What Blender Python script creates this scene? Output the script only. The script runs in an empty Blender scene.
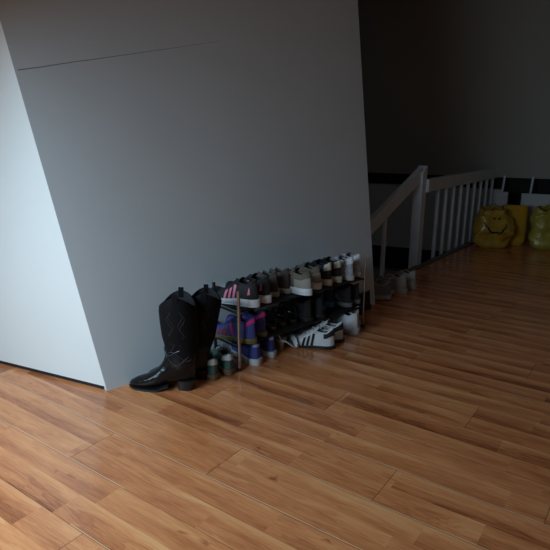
import bpy, bmesh, math, random
from mathutils import Vector, Matrix, noise
random.seed(7)
S = bpy.context.scene
COL = S.collection
R = math.radians
PI = math.pi

# ---------------------------------------------------------------- camera, world, lights, exposure
cd = bpy.data.cameras.new('camera'); cam = bpy.data.objects.new('camera', cd); COL.objects.link(cam)
cam.location = (0, 0, 1.10); cam.rotation_euler = (R(90 - 15.2), 0, 0)
cd.sensor_width = 36; cd.lens = 36 * 552 / 550; cd.clip_start = 0.02
S.camera = cam
S.view_settings.view_transform = 'Standard'; S.view_settings.look = 'None'
S.view_settings.exposure = 0.0; S.view_settings.gamma = 1; S.view_settings.use_curve_mapping = False

w = bpy.data.worlds.new('world'); S.world = w; w.use_nodes = True
w.node_tree.nodes['Background'].inputs[0].default_value = (0.55, 0.7, 0.9, 1)
w.node_tree.nodes['Background'].inputs[1].default_value = 0.1

def area(name, loc, target, sx, sy, power, col):
    l = bpy.data.lights.new(name, 'AREA'); l.shape = 'RECTANGLE'; l.size = sx; l.size_y = sy
    l.energy = power; l.color = col
    o = bpy.data.objects.new(name, l); COL.objects.link(o); o.location = loc
    o.rotation_euler = (Vector(target) - Vector(loc)).to_track_quat('-Z', 'Y').to_euler()
    return o
# daylight entering by the roof window in the sloping left side of the attic
SL = 2.68                                            # the roof slope is z = x + SL
area('window_daylight', (-1.575, 0.60, 1.095), (-0.575, 0.60, 0.095), 2.10, 1.00, 53, (0.60, 0.84, 1.0))

# ---------------------------------------------------------------- helpers
def tag(o, label=None, cat=None, group=None, kind=None):
    if label: o['label'] = label
    if cat: o['category'] = cat
    if group: o['group'] = group
    if kind: o['kind'] = kind
    return o
def thing(name, label, cat, loc=(0, 0, 0), rz=0, group=None, rx=0, ry=0):
    o = bpy.data.objects.new(name, None); COL.objects.link(o)
    o.empty_display_size = 0.05
    o.location = loc; o.rotation_euler = (rx, ry, rz)
    return tag(o, label, cat, group)
def mesh(name, V, F, mat, parent=None, sharp=40, fm=None, smooth=True):
    me = bpy.data.meshes.new(name); me.from_pydata([tuple(v) for v in V], [], F)
    mats = mat if isinstance(mat, (list, tuple)) else [mat]
    for m in mats: me.materials.append(m)
    if fm: 
        for p, i in zip(me.polygons, fm): p.material_index = i
    bm = bmesh.new(); bm.from_mesh(me)
    bmesh.ops.recalc_face_normals(bm, faces=bm.faces); bm.to_mesh(me); bm.free()
    if smooth:
        for p in me.polygons: p.use_smooth = True
        me.set_sharp_from_angle(angle=R(sharp))
    me.update()
    o = bpy.data.objects.new(name, me); COL.objects.link(o)
    if parent is not None: o.parent = parent
    return o
class MB:
    def __init__(s): s.V = []; s.F = []
    def add(s, V, F):
        b = len(s.V); s.V += [tuple(v) for v in V]; s.F += [tuple(i + b for i in f) for f in F]; return s
    def box(s, c, d, rot=None, bev=0.0):
        bm = bmesh.new(); bmesh.ops.create_cube(bm, size=1)
        for v in bm.verts: v.co = Vector((v.co.x * d[0], v.co.y * d[1], v.co.z * d[2]))
        if bev: bmesh.ops.bevel(bm, geom=list(bm.edges), offset=bev, segments=2, affect='EDGES', profile=0.5)
        M = Matrix.Translation(c) @ (rot.to_4x4() if rot is not None else Matrix())
        bm.transform(M); bm.verts.index_update()
        s.add([v.co.copy() for v in bm.verts], [[v.index for v in f.verts] for f in bm.faces]); bm.free(); return s
    def tube(s, pts, r, n=8, closed=False, flat=1.0):
        pts = [Vector(p) for p in pts]; N = len(pts); V = []; F = []
        up = Vector((0, 0, 1)); prev = None
        for i, p in enumerate(pts):
            if closed: t = pts[(i + 1) % N] - pts[i - 1]
            else: t = pts[min(i + 1, N - 1)] - pts[max(i - 1, 0)]
            t.normalize()
            if prev is None:
                a = t.cross(up)
                if a.length < .1: a = t.cross(Vector((1, 0, 0)))
            else: a = prev - t * prev.dot(t)
            a.normalize(); prev = a; b = t.cross(a)
            rr = r[i] if isinstance(r, (list, tuple)) else r
            for k in range(n):
                q = 2 * PI * k / n; V.append(p + a * (rr * math.cos(q)) + b * (rr * flat * math.sin(q)))
        for i in range(N if closed else N - 1):
            j = (i + 1) % N
            for k in range(n): F.append((i * n + k, i * n + (k + 1) % n, j * n + (k + 1) % n, j * n + k))
        if not closed: F.append(tuple(range(n))); F.append(tuple((N - 1) * n + k for k in range(n)))
        return s.add(V, F)
    def prism(s, poly, z0, z1):
        n = len(poly); V = [(p[0], p[1], z0) for p in poly] + [(p[0], p[1], z1) for p in poly]
        F = [tuple(range(n)), tuple(range(n, 2 * n))] + [(i, (i + 1) % n, n + (i + 1) % n, n + i) for i in range(n)]
        return s.add(V, F)
    def build(s, name, mat, parent=None, sharp=40): return mesh(name, s.V, s.F, mat, parent, sharp)
def grid_faces(a, b, wrap=False, base=0):
    F = []
    for i in range(a - 1):
        for j in range(b if wrap else b - 1):
            k = (j + 1) % b; F.append((base + i * b + j, base + i * b + k, base + (i + 1) * b + k, base + (i + 1) * b + j))
    return F
def sm(a, b, x):
    t = min(1, max(0, (x - a) / (b - a))); return t * t * (3 - 2 * t)
def interp(tab, x):
    if x <= tab[0][0]: return tab[0][1]
    for (a, va), (b, vb) in zip(tab, tab[1:]):
        if x <= b: t = (x - a) / (b - a); t = t * t * (3 - 2 * t) * .5 + t * .5; return va + (vb - va) * t
    return tab[-1][1]

# ---------------------------------------------------------------- materials
def mat(name, col, rough=.6, metal=0, spec=.5, nscale=0, namt=.15, bump=0, bscale=60, trans=0, coat=0, sheen=0):
    m = bpy.data.materials.new(name); m.use_nodes = True; nt = m.node_tree; b = nt.nodes['Principled BSDF']
    b.inputs['Base Color'].default_value = (*col, 1); b.inputs['Roughness'].default_value = rough
    b.inputs['Metallic'].default_value = metal; b.inputs['Specular IOR Level'].default_value = spec
    b.inputs['Coat Weight'].default_value = coat
    b.inputs['Sheen Weight'].default_value = sheen
    tc = nt.nodes.new('ShaderNodeTexCoord')
    if nscale:
        n = nt.nodes.new('ShaderNodeTexNoise'); n.inputs['Scale'].default_value = nscale; n.inputs['Detail'].default_value = 4
        nt.links.new(tc.outputs['Object'], n.inputs['Vector'])
        r = nt.nodes.new('ShaderNodeMapRange'); r.inputs['From Min'].default_value = .3; r.inputs['From Max'].default_value = .7
        r.inputs['To Min'].default_value = 1 - namt; r.inputs['To Max'].default_value = 1 + namt
        nt.links.new(n.outputs['Fac'], r.inputs['Value'])
        v = nt.nodes.new('ShaderNodeVectorMath'); v.operation = 'SCALE'; v.inputs[0].default_value = col
        nt.links.new(r.outputs[0], v.inputs['Scale']); nt.links.new(v.outputs[0], b.inputs['Base Color'])
    if bump:
        n = nt.nodes.new('ShaderNodeTexNoise'); n.inputs['Scale'].default_value = bscale; n.inputs['Detail'].default_value = 5
        nt.links.new(tc.outputs['Object'], n.inputs['Vector'])
        bu = nt.nodes.new('ShaderNodeBump'); bu.inputs['Strength'].default_value = bump; bu.inputs['Distance'].default_value = .01
        nt.links.new(n.outputs['Fac'], bu.inputs['Height']); nt.links.new(bu.outputs[0], b.inputs['Normal'])
    return m
def math_node(nt, op, a, b=None, c=None):
    n = nt.nodes.new('ShaderNodeMath'); n.operation = op
    for i, x in enumerate((a, b, c)):
        if x is None: continue
        if isinstance(x, (int, float)): n.inputs[i].default_value = x
        else: nt.links.new(x, n.inputs[i])
    return n.outputs[0]

def floor_material():
    m = bpy.data.materials.new('laminate_floor'); m.use_nodes = True; nt = m.node_tree; L = nt.links
    bs = nt.nodes['Principled BSDF']
    tc = nt.nodes.new('ShaderNodeTexCoord'); sep = nt.nodes.new('ShaderNodeSeparateXYZ')
    L.new(tc.outputs['Object'], sep.inputs[0]); X, Y = sep.outputs[0], sep.outputs[1]
    M = lambda op, a, b=None, c=None: math_node(nt, op, a, b, c)
    ang = R(-54.6); cx, sx = math.cos(ang), math.sin(ang)
    # c runs across the planks, t along them
    c = M('ADD', M('MULTIPLY', X, cx), M('MULTIPLY', Y, -sx))
    t = M('ADD', M('MULTIPLY', X, sx), M('MULTIPLY', Y, cx))
    W = .196
    cp = M('DIVIDE', M('SUBTRACT', c, C0), W)
    plank = M('FLOOR', cp); fp = M('FRACT', cp)
    cs = M('MULTIPLY', cp, 2.0); strip = M('FLOOR', cs); fs = M('FRACT', cs)
    def wn(*v):
        n = nt.nodes.new('ShaderNodeTexWhiteNoise'); n.noise_dimensions = '3D'
        cb = nt.nodes.new('ShaderNodeCombineXYZ')
        for i, x in enumerate(v):
            if isinstance(x, (int, float)): cb.inputs[i].default_value = x
            else: L.new(x, cb.inputs[i])
        L.new(cb.outputs[0], n.inputs['Vector']); return n.outputs['Value']
    # plank ends
    LP = 1.29
    tp = M('DIVIDE', M('SUBTRACT', t, M('ADD', T0, M('MULTIPLY', M('FRACT', M('MULTIPLY', plank, .36)), -LP * .96))), LP)
    pid = M('FLOOR', tp); fl = M('FRACT', tp)
    # shorter staves printed inside a strip
    ts = M('DIVIDE', M('ADD', t, M('MULTIPLY', wn(strip, 3.1, 0), 1.1)), .62)
    sid = M('FLOOR', ts); fst = M('FRACT', ts)
    rnd = wn(strip, sid, pid); rnd2 = wn(strip, sid, M('ADD', pid, 17.3))
    # grain: noise stretched along the plank
    cb = nt.nodes.new('ShaderNodeCombineXYZ'); L.new(M('MULTIPLY', c, 9.0), cb.inputs[0])
    L.new(M('ADD', M('MULTIPLY', t, 1.3), M('MULTIPLY', rnd, 31.0)), cb.inputs[1]); L.new(M('MULTIPLY', rnd2, 20.0), cb.inputs[2])
    n1 = nt.nodes.new('ShaderNodeTexNoise'); n1.inputs['Scale'].default_value = 1.6; n1.inputs['Detail'].default_value = 3
    n1.inputs['Distortion'].default_value = .6; L.new(cb.outputs[0], n1.inputs['Vector'])
    cb2 = nt.nodes.new('ShaderNodeCombineXYZ'); L.new(M('MULTIPLY', c, 60.0), cb2.inputs[0])
    L.new(M('ADD', M('MULTIPLY', t, 4.5), M('MULTIPLY', rnd, 31.0)), cb2.inputs[1]); L.new(M('MULTIPLY', rnd2, 20.0), cb2.inputs[2])
    n2 = nt.nodes.new('ShaderNodeTexNoise'); n2.inputs['Scale'].default_value = 1.5; n2.inputs['Detail'].default_value = 5
    n2.inputs['Distortion'].default_value = 1.5; L.new(cb2.outputs[0], n2.inputs['Vector'])
    # cathedral figure
    wv = M('SINE', M('MULTIPLY', M('ADD', n1.outputs['Fac'], M('MULTIPLY', n2.outputs['Fac'], .12)), 70.0))
    fig = M('MULTIPLY', M('MAXIMUM', wv, 0), M('MULTIPLY', M('GREATER_THAN', rnd2, .45), M('SMOOTH_MIN', M('SUBTRACT', 1, fs), .5, .1)))
    # sapwood to heartwood gradient across each strip
    gam = M('MULTIPLY', M('ADD', M('MULTIPLY', wn(strip, 8.7, M('FLOOR', M('DIVIDE', t, 1.9))), .75), .25), -.62)
    val = M('ADD', M('MULTIPLY', M('SUBTRACT', M('POWER', M('SUBTRACT', 1.0, fs), 0.8), .5), gam), .55)
    val = M('ADD', val, M('MULTIPLY', M('SUBTRACT', n1.outputs['Fac'], .5), 1.15))
    val = M('ADD', val, M('MULTIPLY', M('SUBTRACT', rnd, .5), .22))
    val = M('ADD', val, M('MULTIPLY', M('SUBTRACT', n2.outputs['Fac'], .5), .7))
    val = M('SUBTRACT', val, M('MULTIPLY', fig, .26))
    # short dark knots
    cb3 = nt.nodes.new('ShaderNodeCombineXYZ'); L.new(M('MULTIPLY', c, 13.0), cb3.inputs[0]); L.new(M('MULTIPLY', t, 7.0), cb3.inputs[1])
    n3 = nt.nodes.new('ShaderNodeTexNoise'); n3.inputs['Scale'].default_value = 1.0; n3.inputs['Detail'].default_value = 4
    n3.inputs['Distortion'].default_value = .8; L.new(cb3.outputs[0], n3.inputs['Vector'])
    kn = nt.nodes.new('ShaderNodeMapRange'); kn.inputs['From Min'].default_value = .68; kn.inputs['From Max'].default_value = .80
    L.new(n3.outputs['Fac'], kn.inputs['Value'])
    val = M('SUBTRACT', val, M('MULTIPLY', kn.outputs[0], .6))
    cr = nt.nodes.new('ShaderNodeValToRGB'); e = cr.color_ramp.elements
    e[0].position = 0.0; e[0].color = (*WOOD[0], 1); e[1].position = 1; e[1].color = (*WOOD[3], 1)
    a = e.new(.35); a.color = (*WOOD[1], 1); a = e.new(.68); a.color = (*WOOD[2], 1)
    L.new(val, cr.inputs[0])
    # joints
    ew = M('MINIMUM', fp, M('SUBTRACT', 1, fp)); el = M('MINIMUM', fl, M('SUBTRACT', 1, fl))
    j1 = M('LESS_THAN', ew, .0012 / W); j2 = M('LESS_THAN', el, .0015 / LP); j = M('MAXIMUM', j1, j2)
    mx = nt.nodes.new('ShaderNodeMix'); mx.data_type = 'RGBA'; L.new(M('MULTIPLY', j, .5), mx.inputs[0])
    L.new(cr.outputs[0], mx.inputs[6]); mx.inputs[7].default_value = (.05, .022, .012, 1)
    # bevel highlight painted as a pale line along one side of the long seams
    bevel_glint = M('MULTIPLY', M('MULTIPLY', M('GREATER_THAN', fp, .0010 / W), M('LESS_THAN', fp, .0032 / W)), M('GREATER_THAN', wn(plank, 5.5, M('FLOOR', M('MULTIPLY', t, 1.6))), .45))
    mw = nt.nodes.new('ShaderNodeMix'); mw.data_type = 'RGBA'; L.new(M('MULTIPLY', bevel_glint, .55), mw.inputs[0]); L.new(mx.outputs[2], mw.inputs[6]); mw.inputs[7].default_value = (.95, .70, .46, 1)
    L.new(mw.outputs[2], bs.inputs['Base Color'])
    # bevel beside the joints catches light
    hw = nt.nodes.new('ShaderNodeMapRange'); hw.inputs['From Max'].default_value = .004 / W; L.new(ew, hw.inputs['Value'])
    hl = nt.nodes.new('ShaderNodeMapRange'); hl.inputs['From Max'].default_value = .003 / LP; L.new(el, hl.inputs['Value'])
    hh = M('ADD', M('MULTIPLY', M('MINIMUM', hw.outputs[0], hl.outputs[0]), 1.0), M('MULTIPLY', n2.outputs['Fac'], .12))
    bu = nt.nodes.new('ShaderNodeBump'); bu.inputs['Strength'].default_value = .35; bu.inputs['Distance'].default_value = .0015
    L.new(hh, bu.inputs['Height']); L.new(bu.outputs[0], bs.inputs['Normal'])
    bs.inputs['Roughness'].default_value = .22; bs.inputs['Specular IOR Level'].default_value = .7
    return m
C0 = 1.365 - .029; T0 = .592
WOOD = [(.25, .066, .022), (.55, .180, .066), (.76, .295, .115), (.88, .43, .185)]

def wall_material(name, col, crack=None, scuffs=False):
    m = mat(name, col, rough=.65, spec=.3, nscale=1.7, namt=.03, bump=.04, bscale=180)
    if crack:
        nt = m.node_tree; L = nt.links; bs = nt.nodes['Principled BSDF']; P0, D, N, ln = crack
        M = lambda op, a, b=None, c=None: math_node(nt, op, a, b, c)
        g = nt.nodes.new('ShaderNodeTexCoord')
        def dot(vec, p):
            s_ = nt.nodes.new('ShaderNodeVectorMath'); s_.operation = 'SUBTRACT'; L.new(g.outputs['Object'], s_.inputs[0]); s_.inputs[1].default_value = p
            d = nt.nodes.new('ShaderNodeVectorMath'); d.operation = 'DOT_PRODUCT'; L.new(s_.outputs[0], d.inputs[0]); d.inputs[1].default_value = vec
            return d.outputs['Value']
        along = dot(D, P0); off = dot(N, P0)
        nz = nt.nodes.new('ShaderNodeTexNoise'); nz.inputs['Scale'].default_value = 9; L.new(g.outputs['Object'], nz.inputs['Vector'])
        off = M('ADD', off, M('MULTIPLY', M('SUBTRACT', nz.outputs['Fac'], .5), .004))
        mr = nt.nodes.new('ShaderNodeMapRange'); L.new(along, mr.inputs['Value']); mr.inputs['From Max'].default_value = ln
        mr.inputs['To Min'].default_value = .0020; mr.inputs['To Max'].default_value = .0004
        k = M('MULTIPLY', M('LESS_THAN', M('ABSOLUTE', off), mr.outputs[0]), M('MULTIPLY', M('GREATER_THAN', along, 0.0), M('LESS_THAN', along, ln)))
        mx = nt.nodes.new('ShaderNodeMix'); mx.data_type = 'RGBA'; L.new(M('MULTIPLY', k, .75), mx.inputs[0])
        src = bs.inputs['Base Color'].links[0].from_socket; L.new(src, mx.inputs[6]); mx.inputs[7].default_value = (.06, .055, .05, 1)
        L.new(mx.outputs[2], bs.inputs['Base Color'])
    return m

# ---------------------------------------------------------------- setting
A = Vector((-0.720, 2.153, 0)); U = Vector((.7536, .6574, 0)); Vv = Vector((.6574, -.7536, 0)); Z = Vector((0, 0, 1))
WD = Vector((-.9057, .4239, 0))                     # along the white wall
def uv(u, v, z=0): return A + U * u + Vv * v + Z * z
lean = Vector((-.2284, .1069, 1.0))                 # the shared corner leans
HC = 2.45
B0 = uv(1.80, 0); Btop = uv(1.80 + .118 * HC, -.2307 * HC, HC); Atop = A + lean * HC

m_white = wall_material('white_wall_paint', (.80, .82, .82))
P0 = Vector((-1.0085, 2.3014, 1.3084)); P1 = Vector((-.3009, 2.9779, 1.5018))
gn = Vector((.6406, -.7343, .2248)); Dv = (P1 - P0); ln = Dv.length; Dv.normalize(); Nv = Dv.cross(gn).normalized()
m_grey = wall_material('grey_wall_paint', (.70, .75, .79), crack=(P0, Dv, Nv, ln * 1.05))
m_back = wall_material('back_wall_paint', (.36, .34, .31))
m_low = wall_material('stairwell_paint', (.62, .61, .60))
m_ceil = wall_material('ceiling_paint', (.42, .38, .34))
m_shade = mat('recess_shade', (.012, .011, .011), rough=.8)  # near-black paint that puts the shade of gaps and recesses into the colour
m_trim = mat('trim_paint', (.76, .84, .90), rough=.45, nscale=6, namt=.05)
m_edge = mat('floor_edge_strip', (.16, .15, .14), rough=.5)
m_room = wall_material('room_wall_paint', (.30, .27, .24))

def struct(o): o['kind'] = 'structure'; return o
RR = Vector((1.156, 4.326, 0)); RD = Vector((.6225, .7826, 0)); RN = Vector((.7826, -.6225, 0))   # railing line on the floor edge
BW0 = Vector((1.051, 6.324, 0)); BWD = Vector((.9063, -.4226, 0)); BWN = Vector((-.4226, -.9063, 0))   # back wall, its run and the side facing the room
def bw(s, off=0, z=0): return BW0 + BWD * s + BWN * off + Z * z
# floor: room side of the stair edge
e0 = RR + RD * (-1.55); e1 = RR + RD * 1.93
fl_poly = [(-3.0, -2.6), (4.6, -2.6), (4.6, 4.67), tuple(bw(1.42)[:2]), tuple(e1[:2]), tuple(e0[:2]), (-.6, 2.9), (-3.0, 3.6)]
struct(MB().prism(fl_poly, -.16, 0).build('floor', floor_material()))
ceiling = struct(MB().prism([(-.28, -2.8), (4.8, -2.8), (4.8, 8), (-.28, 8)], 2.45, 2.6).build('ceiling', m_ceil))

# the leaning block: white side, grey side (each a slab of its own thickness)
def slab(name, q, inn, m):       # q: four corners, inn: inward offset vector
    Vx = [Vector(p) for p in q] + [Vector(p) + inn for p in q]
    F = [(0, 1, 2, 3), (7, 6, 5, 4)] + [(i, (i + 1) % 4, 4 + (i + 1) % 4, 4 + i) for i in range(4)]
    return struct(mesh(name, Vx, F, m, smooth=False))
g = .019
Lf = A + WD * 1.50
slab('wall_left', [A + lean * g, Lf + Z * g, Lf + Z * HC, Atop], Vector((.42, .905, 0)) * .12, m_white)
slab('wall_middle', [A, B0, Btop, Atop], Vector((-.64, .735, -.22)) * .10, m_grey)
# shadow line under the white wall, painted as a near-black inset strip
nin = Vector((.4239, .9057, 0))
struct(MB().prism([tuple(q[:2]) for q in (A + WD * .022 + nin * .006, Lf + nin * .006, Lf + nin * .10, A + WD * .08 + nin * .10)], 0, g).build('base_gap_shade', m_shade))
# end face of the block
B1 = Vector((.30, 4.6, 0))
slab('wall_end', [B0, B1, B1 + Z * HC, Btop], Vector((-.08, -.02, 0)), m_grey)

# back wall, dark slots, stairwell
def bslab(name, s0, s1, off0, off1, z0, z1, m):
    p = [bw(s0, off0)[:2], bw(s1, off0)[:2], bw(s1, off1)[:2], bw(s0, off1)[:2]]
    return struct(MB().prism([tuple(x) for x in p], z0, z1).build(name, m))
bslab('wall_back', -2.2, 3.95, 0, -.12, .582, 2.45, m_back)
bslab('slot_shade_backing', -2.2, 3.95, -.14, -.20, -.7, .60, m_shade)  # near-black sheet behind the wall slots, painting their shade
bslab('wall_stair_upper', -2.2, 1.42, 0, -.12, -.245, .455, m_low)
bslab('wall_knee', 1.46, 3.95, -.05, -.12, -.16, .36, m_shade)  # near-black colour stands in for the shade behind the bags
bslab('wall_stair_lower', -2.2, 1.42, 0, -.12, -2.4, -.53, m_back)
struct(MB().prism([(-1.2, 3.0), (4.0, 3.0), (4.0, 7.6), (-1.2, 7.6)], -2.5, -2.4).build('floor_lower', m_room))
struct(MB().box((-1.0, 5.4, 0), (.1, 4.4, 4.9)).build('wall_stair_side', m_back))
struct(MB().prism([tuple((e0 - RN * .0)[:2]), tuple(e1[:2]), tuple((e1 + RN * .1)[:2]), tuple((e0 + RN * .1)[:2])], -2.4, -.161).build('wall_stair_front', m_back))
# room behind the camera
struct(MB().box((4.65, 1.0, 1.225), (.1, 7.4, 2.45)).build('wall_right', m_room))
struct(MB().box((.8, -2.65, 1.225), (7.7, .1, 2.45)).build('wall_rear', m_room))
struct(MB().box((-2.02, .5, .33), (.1, 6.4, .74)).build('wall_side', m_room))
def slope_piece(s0, s1, y0, y1, th=.10, lift=0):
    # s runs up the slope from the knee wall
    k = math.sqrt(.5); a = Vector((-1.97 + s0 * k, 0, -1.97 + SL + s0 * k)); b = Vector((-1.97 + s1 * k, 0, -1.97 + SL + s1 * k)); o = Vector((-k, 0, k))
    q = [a + o * lift + Vector((0, y0, 0)), b + o * lift + Vector((0, y0, 0)), b + o * lift + Vector((0, y1, 0)), a + o * lift + Vector((0, y1, 0))]
    return q + [p + o * th for p in q], [(0, 1, 2, 3), (7, 6, 5, 4)] + [(i, (i + 1) % 4, 4 + (i + 1) % 4, 4 + i) for i in range(4)]
sp_ = MB()
for a in ((0, 2.6, -2.7, -.38), (0, 2.6, 1.86, 3.7), (0, .05, -.38, 1.86), (1.06, 2.6, -.38, 1.86)): sp_.add(*slope_piece(*a))
struct(sp_.build('ceiling_slope', m_room))
wf = MB()
for a in ((.05, .09, -.38, 1.86), (1.02, 1.06, -.38, 1.86), (.05, 1.06, -.38, -.34), (.05, 1.06, 1.82, 1.86)): wf.add(*slope_piece(*a, .06, .02))
struct(wf.build('window_1', m_trim))

# floor edge strip along the stair opening
est = MB(); k0, k1 = RR + RD * (-.95), RR + RD * 1.88
cmid = (k0 + k1) / 2; rot = Matrix.Rotation(math.atan2(RD.y, RD.x), 3, 'Z')
est.box(cmid + RN * .02 + Z * .006, ((k1 - k0).length, .05, .012), rot, .003)
struct(est.build('trim_2', m_edge))

# ---------------------------------------------------------------- railing
rail = thing('stair_railing', 'pale painted stair railing with square post, balusters and sloping rail at the stair opening', 'railing', RR)
def rl(t, z, off=-.03): return RD * t + RN * off + Z * z
n = MB()
Vn = []; hw = .037
for (dt, dn) in ((-hw, -hw), (hw, -hw), (hw, hw), (-hw, hw)): Vn.append(rl(dt, -.20, -.03 + dn))
for (dt, dn, z) in ((-hw, -hw, .745), (hw, -hw, .795), (hw, hw, .795), (-hw, hw, .745)): Vn.append(rl(dt, z, -.03 + dn))
n.add(Vn, [(0, 1, 2, 3), (4, 5, 6, 7), (0, 1, 5, 4), (1, 2, 6, 5), (2, 3, 7, 6), (3, 0, 4, 7)])
n.build('newel_post', m_trim, rail)
def board(t0, z0, t1, z1, h, th, off=-.03):
    q = [rl(t0, z0, off - th / 2), rl(t1, z1, off - th / 2), rl(t1, z1 - h, off - th / 2), rl(t0, z0 - h, off - th / 2)]
    q2 = [p + RN * th for p in q]
    return MB().add(q + q2, [(0, 1, 2, 3), (7, 6, 5, 4)] + [(i, (i + 1) % 4, 4 + (i + 1) % 4, 4 + i) for i in range(4)])
board(-1.35, .245, -.036, .775, .10, .04).build('sloping_handrail', m_trim, rail)
board(.037, .685, 1.86, .672, .098, .045).build('handrail', m_trim, rail)
board(.037, .690, .085, .690, .098, .075, -.01).build('rail_bracket', m_trim, rail)
MB().box(rl(-.56, .18), (.026, .026, .60), rot, .003).build('baluster', m_trim, rail)
tb = .37
while tb < 1.80:
    MB().box(rl(tb, .245), (.028, .028, .69), rot, .003).build('baluster', m_trim, rail)
    tb += .175
# thin rods in the slot of the back wall
for i, s in enumerate((1.41, 1.675)):
    p = bw(s, .02)
    o = MB().tube([p + Z * .0, p + Vector((.01, 0, .3)), p + Vector((.03, 0, .60))], .011, 8).build('support_rod', m_trim)
    tag(o, ['thin pale rod crossing the dark slot beside the handrail end', 'thin pale rod crossing the dark slot above the white paper bag at right'][i], 'rod', 'thin rods below the back wall')

# ---------------------------------------------------------------- shoes
mats = {}
def C(name, col, rough=.6, **k):
    if name not in mats: mats[name] = mat(name, col, rough, **k)
    return mats[name]
fab = dict(bump=.25, bscale=400, nscale=40, namt=.1)
BLACK = C('black_knit', (.014, .014, .016), .75, **fab); WHITE = C('white_leather', (.70, .72, .76), .45, nscale=20, namt=.08, bump=.1, bscale=90)
RUBW = C('white_rubber', (.66, .70, .74), .5, nscale=25, namt=.08); PINK = C('pink_stripe', (.80, .22, .36), .5)
HOTP = C('hot_pink', (.75, .03, .25), .55); BLUE = C('royal_blue_mesh', (.055, .07, .30), .7, **fab); NAVY = C('navy_mesh', (.02, .028, .075), .7, **fab)
GREEN = C('green_heel', (.045, .16, .13), .55, nscale=30); GUM = C('gum_rubber', (.17, .105, .06), .55, nscale=30); OLIVE = C('olive_rubber', (.16, .14, .05), .55)
TAUPE = C('taupe_suede', (.14, .115, .092), .85, **fab); BROWN = C('brown_suede', (.075, .062, .056), .9, sheen=.2, **fab)
GREY = C('grey_mesh', (.22, .22, .23), .75, **fab); LGREY = C('light_grey_mesh', (.50, .49, .47), .7, **fab); DGREY = C('charcoal_mesh', (.03, .03, .033), .8, **fab)
LBLUE = C('light_blue_foam', (.08, .26, .48), .5); RUBB = C('black_rubber', (.018, .018, .02), .5); SILV = C('silver_mesh', (.42, .44, .50), .4, bump=.4, bscale=250, nscale=60, namt=.3)
LACEW = C('white_lace', (.68, .68, .70), .8); LACEB = C('black_lace', (.02, .02, .022), .8); LACEG = C('grey_lace', (.22, .21, .20), .8); BEIGE = C('beige_leather', (.42, .36, .29), .5)
LIN = C('dark_lining', (.02, .02, .022), .9); LINW = C('pale_lining', (.30, .31, .33), .9); RED = C('brick_red', (.22, .03, .025), .6); CREAM = C('cream_rubber', (.52, .48, .40), .55)

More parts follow.
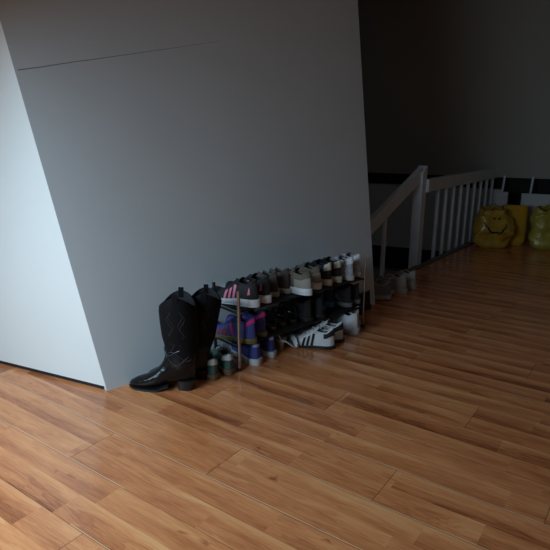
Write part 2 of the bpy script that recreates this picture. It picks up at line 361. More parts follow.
WT = [(0, 0), (.01, .20), (.03, .36), (.07, .60), (.14, .71), (.25, .70), (.38, .66), (.5, .75), (.62, .92), (.72, 1.0), (.82, .97), (.90, .82), (.95, .64), (.985, .36), (1, 0)]
def shoe(p):
    """one shoe; x runs to the toe, origin under the heel"""
    L = p.get('L', .25) * 1.08; W = p.get('W', .041) * 1.08; hc = p.get('hc', .078) * 1.12; ms = p.get('ms', .024) * 1.12
    root = thing(p.get('name', 'sneaker'), p['label'], 'shoe', p['loc'], p['rz'], p['group'], rx=p.get('rx', 0), ry=p.get('ry', 0))
    side = p.get('side', 1)
    def bend(u): return side * .010 * math.sin(PI * min(1, u * 1.05)) * (1 if u > .2 else u / .2)
    def wid(u): return W * interp(WT, u)
    def zb(u): return .014 * sm(.72, 1.0, u) ** 1.3
    def st(u): return zb(u) + ms * (1.0 - .32 * sm(.25, .7, u)) 
    us = [0, .008, .02, .04, .07, .1, .14, .18, .22, .26, .3, .34, .38, .42, .46, .5, .55, .6, .65, .7, .75, .8, .84, .88, .91, .94, .96, .98, .993, 1]
    # soles: outsole and midsole
    def sole(z0, z1, k, name, m):
        pr = [(-.90, 0), (-1, .18), (-1.035, .5), (-1, .9), (-.93, 1), (.93, 1), (1, .9), (1.035, .5), (1, .18), (.90, 0)]
        V = []; 
        for u in us:
            ww = wid(u) * k + (.0025 if 0 < u < 1 else 0)
            for (a, b) in pr: V.append(((u - .5) * L * (1.0 + (k - 1) * .5) + .5 * L, a * ww + bend(u), z0(u) + (z1(u) - z0(u)) * b))
        F = grid_faces(len(us), len(pr), True) + [tuple(range(len(pr))), tuple((len(us) - 1) * len(pr) + i for i in range(len(pr)))]
        return mesh(name, V, F, m, root, 50)
    ot = p.get('ot', .007)
    sole(lambda u: zb(u), lambda u: zb(u) + ot, 1.05, 'outsole', p.get('outsole', RUBW))
    sole(lambda u: zb(u) + ot, lambda u: st(u) + .002, 1.06, 'midsole', p.get('midsole', RUBW))
    TT = [(0, hc * 1.08), (.05, hc * 1.0), (.16, hc * .80), (.28, hc * .84), (.40, hc * .95), (.5, .068), (.62, .052), (.74, .041), (.85, .037), (.93, .031), (.98, .020), (1, .006)]
    def P(u, v, off=0):
        a = abs(v); s = 1 if v >= 0 else -1; base = st(u) - .002; w_ = wid(u) * .97; H = interp(TT, u) - .0 * u
        th = (1 - a) * PI / 2
        y1 = w_ * math.cos(th) ** .75; z1 = H * math.sin(th) ** .85
        if a >= .4: t = (1 - a) / .6; y2 = w_ * (1.02 * (1 - .24 * t ** 1.6)); z2 = H * t
        else: r = a / .4; y2 = w_ * .78 * r * (.86 + .14 * r); z2 = H - (H - .008) * (1 - r ** 4) * .92
        o = sm(.0, .02, u) * (1 - sm(.40, .47, u))
        lift = o if a < .4 else max(o, 1 - sm(.40, .5, u))
        y = y1 + (y2 - y1) * lift; z = z1 + (z2 - z1) * lift
        x = u * L + (.006 * (z / .07) * (1 - sm(0, .15, u)) * 1.0) + .003
        return Vector((x, s * (y + off) + bend(u), base + z + (off if a < .3 and o < .5 else 0)))
    vs = [1, .94, .86, .78, .7, .62, .54, .47, .42, .4, .38, .33, .25, .15, .05]; vs = vs + [-x for x in reversed(vs)]
    V = [P(u, v) for u in us for v in vs]; nv = len(vs); F = grid_faces(len(us), nv); fm = []
    for i in range(len(us) - 1):
        for j in range(nv - 1): fm.append(1 if us[i] < .42 and abs(vs[j]) <= .40 and abs(vs[j + 1]) <= .40 else 0)
    mesh('upper', V, F, [p['upper'], p.get('lining', LIN)], root, 60, fm)
    def patch(name, uvs, m, off=.0014, n=6, parent=root):
        # uvs: four (u,v) corners, on one flank
        Vp = []
        for lay in (off, -.0006):
            for i in range(n + 1):
                for j in range(n + 1):
                    a, b = i / n, j / n
                    u = (uvs[0][0] * (1 - a) + uvs[1][0] * a) * (1 - b) + (uvs[3][0] * (1 - a) + uvs[2][0] * a) * b
                    v = (uvs[0][1] * (1 - a) + uvs[1][1] * a) * (1 - b) + (uvs[3][1] * (1 - a) + uvs[2][1] * a) * b
                    Vp.append(P(u, v, lay))
        N = (n + 1) ** 2; F = grid_faces(n + 1, n + 1) + [tuple(reversed([x + N for x in f])) for f in grid_faces(n + 1, n + 1)]
        bd = [i * (n + 1) for i in range(n + 1)] + [n * (n + 1) + j for j in range(1, n + 1)] + [i * (n + 1) + n for i in range(n - 1, -1, -1)] + [j for j in range(n - 1, 0, -1)]
        for a, b in zip(bd, bd[1:] + bd[:1]): F.append((a, b, b + N, a + N))
        return mesh(name, Vp, F, m, parent, 60)
    if p.get('stripes'):
        for s in (1, -1):
            for k in range(3):
                u0 = p.get('su', .36) + .085 * k
                patch('stripe', [(u0, s * .97), (u0 + .048, s * .97), (u0 + .012, s * .50), (u0 - .036, s * .50)], p['stripes'])
    if p.get('heel'):
        hp = MB()
        for s in (1, -1):
            Vp = []; n_ = 8
            for lay in (.0022, -.001):
                for i in range(n_ + 1):
                    for j in range(7):
                        u = .0 + (i / n_) ** 1.6 * p.get('hl', .15); v = s * (p.get('hv0', .40) + (p.get('hv1', .72) - p.get('hv0', .40)) * j / 6)
                        q = P(u, v, lay); 
                        q.x -= (lay + .001) * (1 - sm(0, .05, u)); Vp.append(q)
            N = (n_ + 1) * 7; F = grid_faces(n_ + 1, 7) + [tuple(x + N for x in f) for f in grid_faces(n_ + 1, 7)]
            bd = [i * 7 for i in range(n_ + 1)] + [n_ * 7 + j for j in range(1, 7)] + [i * 7 + 6 for i in range(n_ - 1, -1, -1)] + [j for j in range(5, 0, -1)]
            for a, b in zip(bd, bd[1:] + bd[:1]): F.append((a, b, b + N, a + N))
            hp.add(Vp, F)
        hp.build('heel_tab', p['heel'], root, 60)
    if p.get('overlay'):
        for s in (1, -1):
            for q in p['overlay'][1]: patch('side_panel', [(a, s * b) for a, b in q], p['overlay'][0], off=.0012)
    if p.get('toecap'):
        V2 = []; uu = [.86, .88, .90, .92, .94, .96, .975, .99, 1.0]; vv = [1 - i / 8 for i in range(17)]
        for u in uu:
            for v in vv:
                q = P(u, v, .0015); q.z += .0012; q.x += .001; V2.append(q)
        mesh('toe_cap', V2, grid_faces(len(uu), len(vv)), p['toecap'], root, 60)
    if p.get('laces', True):
        tg = []
        for i, (u, z, w_) in enumerate([(.56, .0, .017), (.50, .004, .019), (.44, .010, .021), (.39, .016, .023), (.345, .024, .024), (.315, .030, .021)]):
            z *= p.get('th', 1)
            q = P(max(.47, u), 0.05); zc = q.z + .004 + (z if u < .47 else z)
            for lay in (0, .006):
                for j in range(5): tg.append((u * L, (j / 2 - 1) * w_ + bend(u), zc - abs(j / 2 - 1) ** 2 * .006 - lay))
        F = []
        for lay in (0, 5):
            for i in range(5):
                for j in range(4): a = i * 10 + lay + j; F.append((a, a + 1, a + 11, a + 10))
        for i in range(5):
            for j in (0, 4): a = i * 10 + j; F.append((a, a + 5, a + 15, a + 10))
        for i in (0, 5): a = i * 10; F += [(a + j, a + j + 1, a + j + 6, a + j + 5) for j in range(4)]
        mesh('tongue', tg, F, p.get('tongue', p['upper']), root, 60)
        lc = MB(); lm = p.get('lace', LACEW)
        for i in range(6):
            u = .40 + .04 * i; hgt = P(max(.47, u), .05).z + max(0, (.47 - u)) * .15 + .006; w_ = .021 - .001 * i
            s = 1 if i % 2 else -1
            pts = []
            for k in range(9):
                a = k / 4 - 1; pts.append((u * L + s * a * .006, a * w_ + bend(u), hgt + .003 - a * a * .010))
            lc.tube(pts, .0023, 6, flat=.7)
        for s in (1, -1):                                     # bow loops
            pts = []
            for k in range(13):
                q = k / 12 * 2 * PI; pts.append((.40 * L + .016 * math.sin(q) * .7 - .006 * s, s * (.018 - .018 * math.cos(q)) + bend(.4), P(.47, .05).z + .019 - .012 * (1 - math.cos(q)) / 2 + .004 * math.sin(q)))
            lc.tube(pts, .0017, 6)
        lc.build('laces', lm, root)
    # padded collar roll
    cl = []
    us2 = [.44, .40, .35, .3, .25, .2, .15, .1, .06, .03, .012]
    for u in us2: cl.append(P(u, .40) + Vector((0, -.001, .0005)))
    for u in reversed(us2): cl.append(P(u, -.40) + Vector((0, .001, .0005)))
    MB().tube(cl, .0042, 7).build('collar', p.get('collar', p['upper']), root)
    return root

TOE = math.atan2(.7536, -.6574)
def sp(u, v, z, label, group, rz=0, **k):
    d = dict(loc=tuple(uv(u, v, z)), rz=TOE + R(rz), label=label, group=group, W=.0358); d.update(k)
    return shoe(d)
GT, GM, GF, GB = 'shoes on the top shelf of the rack', 'shoes on the middle shelf of the rack', 'shoes on the floor under the rack', 'shoes on the floor beyond the rack'
ZT, ZM = .286, .120
k1 = dict(upper=BLACK, stripes=PINK, lace=LACEB, ms=.032, midsole=RUBW, outsole=RUBW, su=.40)
sp(.668, .215, ZT, 'black sneaker with three pink stripes and white sole, leftmost on the top shelf', GT, 18, overlay=(PINK, [[(.10, .80), (.15, .80), (.13, .55), (.115, .55)]]), **k1)
sp(.752, .200, ZT, 'black sneaker with white sole, between the pink-striped one and the brown suede ones', GT, 13, overlay=(PINK, [[(.10, .80), (.15, .80), (.13, .55), (.115, .55)]]), **k1)
k2 = dict(upper=BROWN, laces=False, hc=.086, ms=.020, midsole=CREAM, outsole=CREAM, collar=BROWN, L=.245)
sp(.838, .155, ZT, 'dark brown suede slip-on shoe with thin pale sole, left one of the brown pair', GT, 3, name='suede_shoe', **k2)
sp(.920, .150, ZT, 'dark brown suede slip-on shoe with thin pale sole, right one beside the taupe sneakers', GT, 0, name='suede_shoe', **k2)
k3 = dict(upper=TAUPE, ms=.029, midsole=RUBW, outsole=RUBW, lace=LACEG, heel=C('pale_taupe', (.30, .27, .24), .8), hv0=.62, hv1=.98, hl=.3, L=.25, ot=.006, hc=.074,
          overlay=(RUBB, [[(.01, 1.0), (.34, 1.0), (.34, .90), (.03, .82)]]))
sp(.978, .245, ZT, 'taupe suede sneaker with thick white sole, black notch and flank in view', GT, 4, **k3)
sp(1.090, .200, ZT, 'taupe suede sneaker squeezed between its mate and a black and cream sneaker', GT, 2, **k3)
k4 = dict(upper=BLACK, midsole=CREAM, outsole=CREAM, heel=CREAM, hv0=.40, hv1=.66, hl=.10, lace=LACEB, ms=.028, lining=LIN)
sp(1.180, .190, ZT, 'black sneaker with cream heel and sole on the top shelf, beside the taupe sneakers', GT, 0, **k4)
sp(1.262, .185, ZT, 'black sneaker with cream heel and sole on the top shelf, beside the silvery sneakers', GT, 2, **k4)
k5 = dict(upper=SILV, midsole=LGREY, outsole=LGREY, lace=LACEW, hc=.088, lining=NAVY, ms=.022, heel=WHITE, hv0=.4, hv1=.6, hl=.1)
sp(1.344, .200, ZT, 'silvery white running shoe with navy lining, second from the right end of the top shelf', GT, 0, **k5)
sp(1.425, .180, ZT, 'silvery white running shoe at the right end of the top shelf', GT, -3, W_=0, **k5)
# middle shelf
k6 = dict(upper=BLUE, heel=HOTP, hv0=.40, hv1=.54, hl=.13, midsole=OLIVE, outsole=OLIVE, lace=C('blue_lace', (.05, .08, .3), .8), overlay=(HOTP, [[(.36, .98), (.40, .98), (.48, .45), (.44, .45)]]),
          toecap=RED, stripes=RED, su=.52, hc=.084, ms=.020, lining=NAVY, L=.25)
sp(.635, .232, ZM, 'blue running shoe with pink heel tab, beside the left post on the middle shelf', GM, 14, **k6)
sp(.728, .195, ZM, 'blue running shoe with bright pink heel, second on the middle shelf', GM, 8, **k6)
k7 = dict(upper=NAVY, midsole=LBLUE, outsole=RUBB, lace=LACEB, ms=.03, heel=LBLUE, hv0=.40, hv1=.50, hl=.12)
sp(1.200, .125, ZM, 'navy sneaker with light blue midsole, left of its pair on the middle shelf', GM, 6, **k7)
sp(1.282, .115, ZM, 'navy sneaker with light blue midsole, right of its pair on the middle shelf', GM, 0, **k7)
k8 = dict(upper=DGREY, midsole=GREY, outsole=RUBB, lace=LACEG, overlay=(GREY, [[(.15, .9), (.30, .9), (.38, .6), (.30, .6)]]))
sp(1.360, .180, ZM, 'charcoal trainer with grey trim above the white sneakers, left of its pair', GM, 2, **k8)
sp(1.438, .170, ZM, 'charcoal trainer with grey trim beside the right post on the middle shelf', GM, -2, **k8)
# floor
k9 = dict(upper=C('green_side', (.06, .13, .115), .6), heel=WHITE, hv0=.40, hv1=.62, hl=.16, midsole=GUM, outsole=GUM, ms=.022, hc=.064, th=.2, L=.235, lining=LIN, lace=LACEW,
          overlay=(GREEN, [[(.0, .98), (.34, .98), (.30, .66), (.0, .66)]]))
sp(.405, .222, 0, 'green sneaker with white heel tab and gum sole, next to the cowboy boots', GF, -22, **k9)
sp(.490, .225, 0, 'green sneaker with white heel tab and gum sole, against the left rack post', GF, -22, **k9)
k10 = dict(upper=BLUE, midsole=RUBW, outsole=RUBW, ms=.027, hc=.066, L=.235, th=.2, lace=LACEB, lining=NAVY, heel=C('pale_blue_tab', (.35, .42, .7), .6), hv0=.42, hv1=.52, hl=.04)
sp(.652, .225, 0, 'royal blue sneaker with white sole, left one of its pair on the floor', GF, -14, W=.043, **{k: v for k, v in k10.items()})
sp(.765, .205, 0, 'royal blue sneaker with white sole, right one beside the white sandal', GF, -12, **k10)
k11 = dict(upper=WHITE, stripes=BLACK, midsole=RUBB, outsole=RUBB, heel=BLACK, hv0=.36, hv1=.62, hl=.20, lace=LACEW, ms=.014, hc=.076, L=.245, su=.40, lining=LINW, W=.041,
           toecap=C('grey_suede_toe', (.33, .35, .38), .8))
striped = dict(k11)
shoe(dict(striped, loc=(.308, 2.625, 0), rz=R(163), label='white sneaker with three black stripes and black sole, lying in front with its laces loose', group=GF))
shoe(dict(striped, loc=(.362, 2.712, 0), rz=R(160), label='white sneaker with black stripes mostly hidden behind its mate', group=GF))
k12 = dict(upper=WHITE, midsole=RUBW, outsole=RUBW, ms=.026, hc=.074, th=.25, lining=DGREY, tongue=GREY, lace=LACEG, L=.25)
sp(1.318, .268, 0, 'plain white sneaker with high heel, left one under the right end of the rack', GF, -6, W=.044, **k12)
sp(1.408, .200, 0, 'plain white sneaker standing against the right rack post', GF, -6, **k12)
# beyond the rack
kb = dict(upper=DGREY, midsole=RUBB, outsole=RUBB, lace=LACEB, laces=True)
sp(1.590, .07, 0, 'black trainer on the floor just past the right rack post', GB, 15, **kb)
sp(1.700, .045, 0, 'black trainer between its mate and the dark grey running shoes', GB, 15, **kb)
kc = dict(upper=GREY, midsole=LGREY, outsole=RUBB, lace=LACEG, ms=.03, lining=LIN, collar=LGREY)
shoe(dict(kc, loc=(.755, 3.43, 0), rz=R(165), label='dark grey running shoe with pale sole, beyond the rack', group=GB, W=.042, L=.25))
shoe(dict(kc, loc=(.800, 3.545, 0), rz=R(165), label='dark grey running shoe with pale sole, the mate tucked further back', group=GB, W=.040, L=.25))
kd = dict(upper=LGREY, midsole=CREAM, outsole=LGREY, lace=LACEG, ms=.028, lining=DGREY, hc=.085)
shoe(dict(kd, loc=(.885, 3.565, 0), rz=R(128), label='light grey sneaker, left of the last pair by the stair opening', group=GB, W=.041, L=.25))
shoe(dict(kd, loc=(.972, 3.665, 0), rz=R(128), label='light grey sneaker, last of the row by the stair opening', group=GB, W=.041, L=.25))

# sandals
def sandal(loc, rz, label, group, solem, strapm, name='sandal', L=.24, n=4, ankle=True, heelh=.012):
    root = thing(name, label, 'shoe', loc, rz, group)
    us = [i / 20 for i in range(21)]; V = []
    pr = [(-1, 0), (-1.05, .5), (-.96, 1), (.96, 1), (1.05, .5), (1, 0)]
    for u in us:
        ww = .038 * interp(WT, u)
        for a, b in pr: V.append((u * L, a * ww, heelh * (1 - sm(.1, .6, u)) * b * 1.0 + .010 * b))
    mesh('sole', V, grid_faces(21, 6, True) + [tuple(range(6)), tuple(120 + i for i in range(6))], solem, root)
    for i in range(n):
        u = (.42 + .12 * i); ww = .038 * interp(WT, u); pts = []
        for k in range(11):
            q = PI * k / 10; pts.append((u * L + .012 * math.cos(q) * (1 if i % 2 else -1), ww * 1.02 * math.cos(q), .012 + .042 * (1.2 - .14 * i) * math.sin(q)))
        MB().tube(pts, .005, 6, flat=.35).build('strap', strapm, root)
    if ankle:
        pts = []
        for k in range(20):
            q = 2 * PI * k / 20; pts.append((.05 + .042 * math.cos(q), .032 * math.sin(q), .072 + .012 * math.cos(q)))
        MB().tube(pts, .004, 6, closed=True, flat=.5).build('ankle_strap', strapm, root)
        for s in (1, -1): MB().tube([(.03, s * .026, .018), (.035, s * .032, .045), (.045, s * .032, .073)], .004, 6).build('strap', strapm, root)
    return root
PBLK = C('black_patent', (.012, .012, .013), .25, coat=.4)
for i, (u, v, lb) in enumerate(((.812, .175, 'black strappy sandal on the middle shelf, beside the pink-heeled running shoe'), (.886, .165, 'black strappy sandal in the middle of the middle shelf'), (.958, .165, 'black strappy sandal on the middle shelf, right of its mates'))):
    sandal(tuple(uv(u, v, ZM)), TOE + R(3), lb, 'black sandals on the middle shelf', PBLK, PBLK)
# white open heel lying between blue sneakers and striped sneaker
def heel_sandal():
    root = thing('heeled_sandal', 'white heeled sandal with beige heel and pale strap loop, between blue and striped sneakers', 'shoe', (.012, 2.590, 0), R(32), GF)
    V = []; N = 17
    for i in range(N):
        u = i / (N - 1); ww = .040 * (math.sin(PI * (.04 + .92 * u)) ** .55); z = .062 * (1 - sm(.1, .75, u)) + .006
        for a, b in ((-1, 0), (-1.04, .5), (-1, 1), (0, 1.25), (1, 1), (1.04, .5), (1, 0)): V.append((u * .13, a * ww, z * .8 + .008 * b))
    mesh('footbed', V, grid_faces(N, 7, True) + [tuple(range(7)), tuple((N - 1) * 7 + i for i in range(7))], WHITE, root)
    h = MB(); rings = []
    for k, (z, r) in enumerate(((.0, .010), (.012, .0105), (.03, .014), (.05, .022), (.066, .029))):
        for q in range(14): rings.append((.022 + r * math.cos(2 * PI * q / 14) + .06 * (z - .066) * 0, r * math.sin(2 * PI * q / 14), z))
    h.add(rings, grid_faces(5, 14, True) + [tuple(range(14)), tuple(56 + i for i in range(14))]); h.build('heel', BEIGE, root)
    pts = []
    for k in range(17):
        q = PI * k / 16; pts.append((.085 + .008 * math.sin(q), .033 * math.cos(q), .016 + .036 * math.sin(q)))
    MB().tube(pts, .012, 8, flat=.16).build('toe_strap', WHITE, root)
    pts = [(.004, .026, .07), (-.012, .03, .09), (-.02, .02, .108), (-.016, .004, .118), (-.012, -.012, .112), (-.006, -.024, .09), (.004, -.026, .07)]
    MB().tube(pts, .0026, 6).build('strap_loop', LACEW, root)
heel_sandal()
# loose lace loops of the striped sneaker
# black ankle boots behind the striped sneakers
def ring_boot(name, label, cat, group, loc, rz, rings, topz, mt, solem, heel=True, scal=0, ry=0, rx=0, tabs=True, stitch=None, inner=LIN, sc_=1.0, lx=0):
    root = thing(name, label, cat, loc, rz, group, ry=ry, rx=rx); root.scale = (sc_, sc_, sc_)
    n = 28; V = []
    def pt(F_, B_, b, q, k=1):
        c = ((F_[0] + B_[0]) / 2, (F_[1] + B_[1]) / 2); e = ((F_[0] - B_[0]) / 2, (F_[1] - B_[1]) / 2)
        cq, sq = math.cos(q), math.sin(q)
        z_ = c[1] + e[1] * cq * k
        return Vector((c[0] + e[0] * cq * k - lx * max(0, z_ - .12), b * sq * k, z_))
    for i, (F_, B_, b) in enumerate(rings):
        for j in range(n):
            q = 2 * PI * j / n; P_ = pt(F_, B_, b, q)
            f = sm(rings[-4][0][1], rings[-1][0][1], P_.z) if i >= len(rings) - 3 else 0
            w8 = {len(rings) - 1: 1.0, len(rings) - 2: .55, len(rings) - 3: .2}.get(i, 0)
            P_.z -= scal * w8 * abs(math.cos(q)) ** 2.2
            if 7 <= i <= 11: kk_ = (.0035 if i % 2 else -.0035) * (.6 + .4 * math.sin(q * 3 + i)); P_.x += kk_ * math.cos(q); P_.y += kk_ * math.sin(q)
            V.append(P_)
    NR = len(rings)
    for kk, (i, k, dz) in enumerate(((NR - 1, .93, -.001), (NR - 2, .90, 0), (NR - 3, .88, 0), (NR - 4, .86, 0))):
        F_, B_, b = rings[i]
        for j in range(n):
            q = 2 * PI * j / n; P_ = pt(F_, B_, b, q, k); w8 = {NR - 1: 1.0, NR - 2: .55, NR - 3: .2}.get(i, 0)
            P_.z -= scal * w8 * abs(math.cos(q)) ** 2.2; V.append(P_)
    tot = NR + 4; F = grid_faces(tot, n, True) + [tuple(range(n)), tuple((tot - 1) * n + j for j in range(n))]
    fm = [1 if k // n >= NR else 0 for k in range((tot - 1) * n)] + [0, 1]
    mesh('boot_upper', V, F, [mt, inner], root, 70, fm)
    # sole follows the foot outline
    xs = [(r[0][0] + r[1][0]) / 2 for r in rings]
    us = [i / 18 for i in range(19)]; V = []; x0, x1 = .118, rings[0][0][0] + .004
    tab = sorted([(r[1][0], r[2]) for r in rings[:7]])
    for u in us:
        x = x0 + (x1 - x0) * u; ww = interp(tab, x) * 1.03 + .0015
        if u > .93: ww *= max(.15, 1 - ((u - .93) / .07) ** 2 * .85)
        lz = .020 * (1 - sm(x0, x0 + .06, x))
        for a, b in ((-1, 0), (-1, 1), (1, 1), (1, 0)): V.append((x, a * ww, lz + .009 * b + .004 * sm(.8, 1, u)))
    o = MB().add(V, grid_faces(19, 4, True) + [(0, 1, 2, 3), (72, 73, 74, 75)]); o.build('sole', solem, root)
    h = MB(); V = []
    zs = ((0, .80), (.012, .84), (.028, .92), (rings[7][1][1] + .004, 1.0))
    for z, k in zs:
        for j in range(20):
            q = 2 * PI * j / 20; cx = .042; V.append((cx + k * .043 * math.copysign(abs(math.cos(q)) ** .6, math.cos(q)) + (z - .04) * -.12, k * .034 * math.copysign(abs(math.sin(q)) ** .8, math.sin(q)), z))
    h.add(V, grid_faces(4, 20, True) + [tuple(range(20)), tuple(60 + i for i in range(20))]); h.build('heel', solem, root)
    top = rings[-1]
    if tabs:
        for s in (1, -1):
            c = pt(*top, PI / 2 * s); tb_ = MB(); prof = [(.002, -.045), (.003, 0), (.001, .014), (-.005, .014), (-.007, 0), (-.006, -.03)]
            Vt = []
            for x in (-.011, .011):
                for (yy, zz) in prof: Vt.append(c + Vector((x, s * (yy + .0015), zz)))
                for (yy, zz) in reversed(prof): Vt.append(c + Vector((x, s * (yy * .6 - .0012), zz - .002 if zz > 0 else zz)))
            n2 = 12; tb_.add(Vt, [(k, (k + 1) % n2, n2 + (k + 1) % n2, n2 + k) for k in range(n2)]); tb_.build('pull_strap', mt, root)
    if stitch:
        for s in (1, -1):
            for ph in (-1, 1):
                stt = MB()
                for lane in range(2):
                    pts = []
                    for k in range(30):
                        z = .19 + .19 * k / 29; fr = (z - .18) / .25
                        half = interp([(0.1, .044), (.19, .046), (.235, .055), (.305, .062), (.37, .065), (.45, .064)], z)
                        xx = ph * (.020 + .008 * lane + .010 * math.sin(z * 75 + lane)); ax = interp([(.18, .066), (.235, .076), (.305, .082), (.45, .084)], z)
                        cx = interp([(.18, .065), (.45, .065)], z)
                        y = half * math.sqrt(max(0, 1 - (xx / ax) ** 2)); pts.append((cx + xx - lx * max(0, z - .12), s * (y + .0004), z))
                    stt.tube(pts, .0011, 5)
                stt.build('stitching', stitch, root)
        ah = MB()  # added grey tubes, painting the glint on the ankle creases
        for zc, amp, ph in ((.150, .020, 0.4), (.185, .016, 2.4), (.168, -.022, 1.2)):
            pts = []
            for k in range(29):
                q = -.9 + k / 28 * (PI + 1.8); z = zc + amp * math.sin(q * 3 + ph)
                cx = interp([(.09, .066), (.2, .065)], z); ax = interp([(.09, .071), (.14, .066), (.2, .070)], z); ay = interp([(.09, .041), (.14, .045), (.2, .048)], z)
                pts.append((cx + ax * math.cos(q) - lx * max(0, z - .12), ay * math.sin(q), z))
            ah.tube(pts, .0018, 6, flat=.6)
        ah.build('ankle_glint', C('ankle_glint_grey', (.07, .08, .10), .25, spec=.8), root)
    return root
def boot_leather(name, g0):
    m = mat(name, (.007, .0075, .009), .5, bump=.25, bscale=24, spec=.15); nt = m.node_tree; b = nt.nodes['Principled BSDF']
    tc = nt.nodes.new('ShaderNodeTexCoord'); sp2 = nt.nodes.new('ShaderNodeSeparateXYZ'); nt.links.new(tc.outputs['Object'], sp2.inputs[0])
    for key, a, c in (('Roughness', g0, .55), ('Specular IOR Level', .32, .08)):      # polished foot, dull shaft
        r = nt.nodes.new('ShaderNodeMapRange'); r.inputs['From Min'].default_value = .11; r.inputs['From Max'].default_value = .19
        r.inputs['To Min'].default_value = a; r.inputs['To Max'].default_value = c; nt.links.new(sp2.outputs[2], r.inputs['Value']); nt.links.new(r.outputs[0], b.inputs[key])
    return m
BOOT = boot_leather('black_boot_leather', .12)
BOOTS = C('boot_stitching', (.035, .037, .042), .4)
BSOLE = C('boot_sole', (.012, .012, .013), .4)
cow = [((.300, .026), (.300, .018), .004), ((.290, .038), (.292, .012), .015), ((.262, .052), (.262, .009), .031), ((.215, .068), (.215, .009), .043), ((.176, .092), (.170, .014), .046),
       ((.152, .116), (.125, .030), .043), ((.140, .136), (.075, .040), .040), ((.132, .152), (.026, .042), .038), ((.130, .170), (.003, .058), .038), ((.130, .186), (.000, .092), .041), ((.133, .208), (-.003, .140), .046),
       ((.141, .256), (-.012, .215), .055), ((.147, .315), (-.018, .295), .062), ((.149, .375), (-.020, .37), .065), ((.146, .415), (-.018, .415), .064), ((.138, .438), (-.012, .438), .060)]
GC = 'pair of black cowboy boots'
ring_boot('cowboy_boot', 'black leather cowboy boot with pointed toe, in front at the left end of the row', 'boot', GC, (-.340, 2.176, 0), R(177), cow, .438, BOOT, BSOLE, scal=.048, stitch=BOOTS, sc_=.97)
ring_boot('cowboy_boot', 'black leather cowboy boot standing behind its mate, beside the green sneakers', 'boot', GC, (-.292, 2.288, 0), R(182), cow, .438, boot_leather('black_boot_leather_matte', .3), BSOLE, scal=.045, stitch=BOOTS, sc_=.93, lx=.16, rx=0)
GA = 'black slip-on shoes on the middle shelf'
for (u, v, lb) in ((1.040, .190, 'plain black slip-on shoe on the middle shelf, next to the black sandals'), (1.122, .195, 'plain black slip-on shoe on the middle shelf, next to the navy sneakers')):
    shoe(dict(loc=tuple(uv(u, v, ZM)), rz=TOE, label=lb, group=GA, name='slip_on_shoe', upper=BLACK, midsole=RUBB, outsole=RUBB, hc=.080, W=.036, L=.23, laces=False, ms=.016))

# ---------------------------------------------------------------- shoe rack
STEEL = mat('brushed_steel_tube', (.42, .37, .34), .28, metal=.85, nscale=30, namt=.1)
DTUBE = mat('black_tube', (.02, .02, .022), .35, metal=.3); RCAP = mat('black_plastic', (.015, .015, .016), .5); MESHF = mat('black_shelf_fabric', (.015, .015, .017), .85, bump=.2, bscale=300)
rk = thing('shoe_rack', 'low two-shelf tubular shoe rack with steel posts standing against the grey wall', 'rack', tuple(uv(0, 0, 0)), math.atan2(U.y, U.x))
def rp(u, v, z): return Vector((u, -v, z))
ul, ur, vf, vb = .553, 1.428, .212, .022
for (u, v, h) in ((ul, vf, .385), (ur, vf, .395), (ul, vb, .385), (ur, vb, .385)):
    MB().tube([rp(u, v, .008), rp(u, v, .2), rp(u, v, h)], .008 if u == ul else .0042, 12).build('post', STEEL if v == vf else DTUBE, rk)
    MB().tube([rp(u, v, 0), rp(u, v, .014)], .011, 12).build('foot_cap', RCAP, rk)
for z in (ZM, ZT):
    zz = z - .009
    sh = []
    for v in (vf - .022, vb + .01):
        MB().tube([rp(ul, v, zz), rp(ur, v, zz)], .006, 10).build('shelf_tube', DTUBE, rk)
    for u in (ul, ur): MB().tube([rp(u, vf, zz), rp(u, vb, zz)], .006, 10).build('side_tube', DTUBE, rk)
    MB().box(rp((ul + ur) / 2, (vf + vb) / 2 - .006, z - .005), (ur - ul - .03, vf - vb - .03, .004)).build('shelf', MESHF, rk)

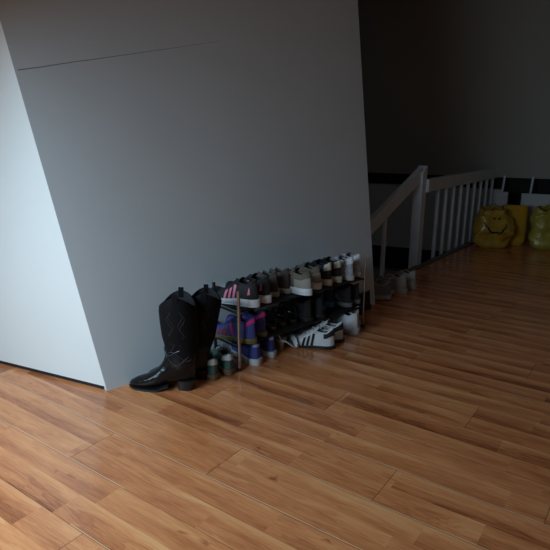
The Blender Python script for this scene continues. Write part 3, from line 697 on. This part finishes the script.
# ---------------------------------------------------------------- bags
YEL = mat('yellow_plastic', (.46, .27, .03), .35, nscale=14, namt=.25, bump=.5, bscale=30, coat=.3)
ORG = mat('orange_yellow_paper', (.52, .29, .012), .6, nscale=8, namt=.1, bump=.15, bscale=20)
YG = mat('yellow_green_plastic', (.36, .30, .045), .35, nscale=14, namt=.25, bump=.5, bscale=30, coat=.3)
INK = mat('black_print', (.012, .012, .012), .6); WPAP = mat('white_paper', (.50, .50, .52), .7, nscale=10, namt=.05)
REDP = mat('red_print', (.30, .09, .03), .6)
def bag(name, label, cat, loc, rz, w_, d_, h, m, soft=.02, seed=0, flare=.0, group=None, handles=True, face=None, neck=.0):
    root = thing(name, label, cat, loc, rz, group)
    n = 40; NR = 22; V = []
    def pt(q, t, k=1.0, push=0):
        ww = w_ / 2 * (1 + flare * math.sin(PI * min(1, t * 1.15)) - neck * sm(.6, 1, t)) * (.80 + .20 * sm(0, .12, t)); dd = d_ / 2 * (1 - .45 * sm(.5, 1, t)) * (.85 + .15 * sm(0, .1, t))
        e = .55; cq, sq = math.cos(q), math.sin(q)
        x = ww * k * math.copysign(abs(cq) ** e, cq); y = (dd * k + push) * math.copysign(abs(sq) ** e, sq)
        nz = noise.noise_vector(Vector((x * 7 + seed, y * 7, t * 4.0))) * soft + noise.noise_vector(Vector((x * 22 + seed, y * 22, t * 9.0))) * soft * .45
        z = h * t + (nz.z * 1.2 * sm(.1, .6, t))
        return Vector((x + nz.x * sm(0, .2, t), y + nz.y * sm(0, .2, t), max(0.001, z)))
    for i in range(NR + 1):
        for j in range(n): V.append(pt(2 * PI * j / n, i / NR))
    for t, k in ((1, .92), (.85, .9), (.7, .85)):
        for j in range(n): V.append(pt(2 * PI * j / n, t, k))
    tot = NR + 4
    mesh('bag_body', V, grid_faces(tot, n, True) + [tuple(range(n)), tuple((tot - 1) * n + j for j in range(n))], m, root, 70)
    if handles:
        for s in (1, -1):
            pts = []
            for k in range(13):
                a = k / 12; pts.append(Vector(((a - .5) * w_ * .42, s * d_ * .22, h * .97 + math.sin(PI * a) * h * .13)))
            MB().tube(pts, .010, 8, flat=.3).build('handle', m, root)
    def front(x, t):                       # point on the front face (local -y)
        q = -PI / 2 + math.copysign(math.acos(max(-1, min(1, 1 - abs(0)))) if False else 0, 1)
        best = None
        for k in range(61):
            qq = -PI + PI * k / 60; p_ = pt(qq, t, 1.0, .004)
            if best is None or abs(p_.x - x) < abs(best.x - x): best = p_
        return best
    if face:
        cx, ct, sc = face
        pts = [front(cx + sc * .075 * math.cos(a), ct + sc * (.16 * (math.sin(a) + .1))) for a in [PI * (1.03 + .94 * k / 20) for k in range(21)]]
        rr = [.0022 + .0075 * sc * math.sin(PI * (.08 + .84 * k / 20)) for k in range(21)]
        MB().tube(pts, rr, 8, flat=.6).build('printed_smile', INK, root)
        for s in (-1, 1):
            c = front(cx + s * .020 * sc + .012, ct + .115 * sc)
            bm = bmesh.new(); bmesh.ops.create_uvsphere(bm, u_segments=12, v_segments=8, radius=1)
            bm.verts.index_update(); Vx = [c + Vector((v.co.x * .010 * sc, v.co.y * .003, v.co.z * .007 * sc)) for v in bm.verts]; Fx = [[v.index for v in f.verts] for f in bm.faces]; bm.free()
            mesh('printed_eye', Vx, Fx, INK, root)
    return root, front
ra, fa = bag('plastic_bag', 'crumpled yellow plastic bag with a printed black smile, by the railing', 'bag', (2.02, 5.06, 0), R(-4), .30, .20, .36, YEL, soft=.036, seed=3, flare=.12, group='yellow bags by the back wall', face=(-.005, .66, 1.35), neck=.22)
lt = MB()
for k in range(9):
    c = fa(-.085 + .021 * k, .395 + .02 * math.sin(k)); c2 = fa(-.085 + .021 * k + .004, .455 + .02 * math.sin(k)); lt.tube([c, (c + c2) / 2, c2], .0035, 6)
lt.build('printed_lettering', REDP, ra)
bag('paper_bag', 'smooth orange-yellow bag standing between the two crumpled yellow bags', 'bag', (2.25, 5.16, 0), R(-6), .235, .13, .375, ORG, soft=.006, seed=11, flare=.0, group='yellow bags by the back wall', handles=False)
bag('plastic_bag', 'greenish yellow plastic bag at the right edge with a smile showing', 'bag', (2.52, 4.98, 0), R(-12), .34, .20, .375, YG, soft=.032, seed=23, flare=.05, group='yellow bags by the back wall', face=(.165, .58, 1.2), neck=.06)
bag('paper_bag', 'narrow white paper bag behind the smiling yellow bag, leaning by the rail end', 'bag', (2.22, 5.42, 0), R(-25), .12, .08, .47, WPAP, soft=.004, seed=31, group='white paper bags by the back wall', handles=False)
bag('paper_bag', 'wide white paper bag behind the greenish bag at the right edge', 'bag', (2.58, 5.28, 0), R(-25), .42, .09, .46, WPAP, soft=.004, seed=37, group='white paper bags by the back wall', handles=False)
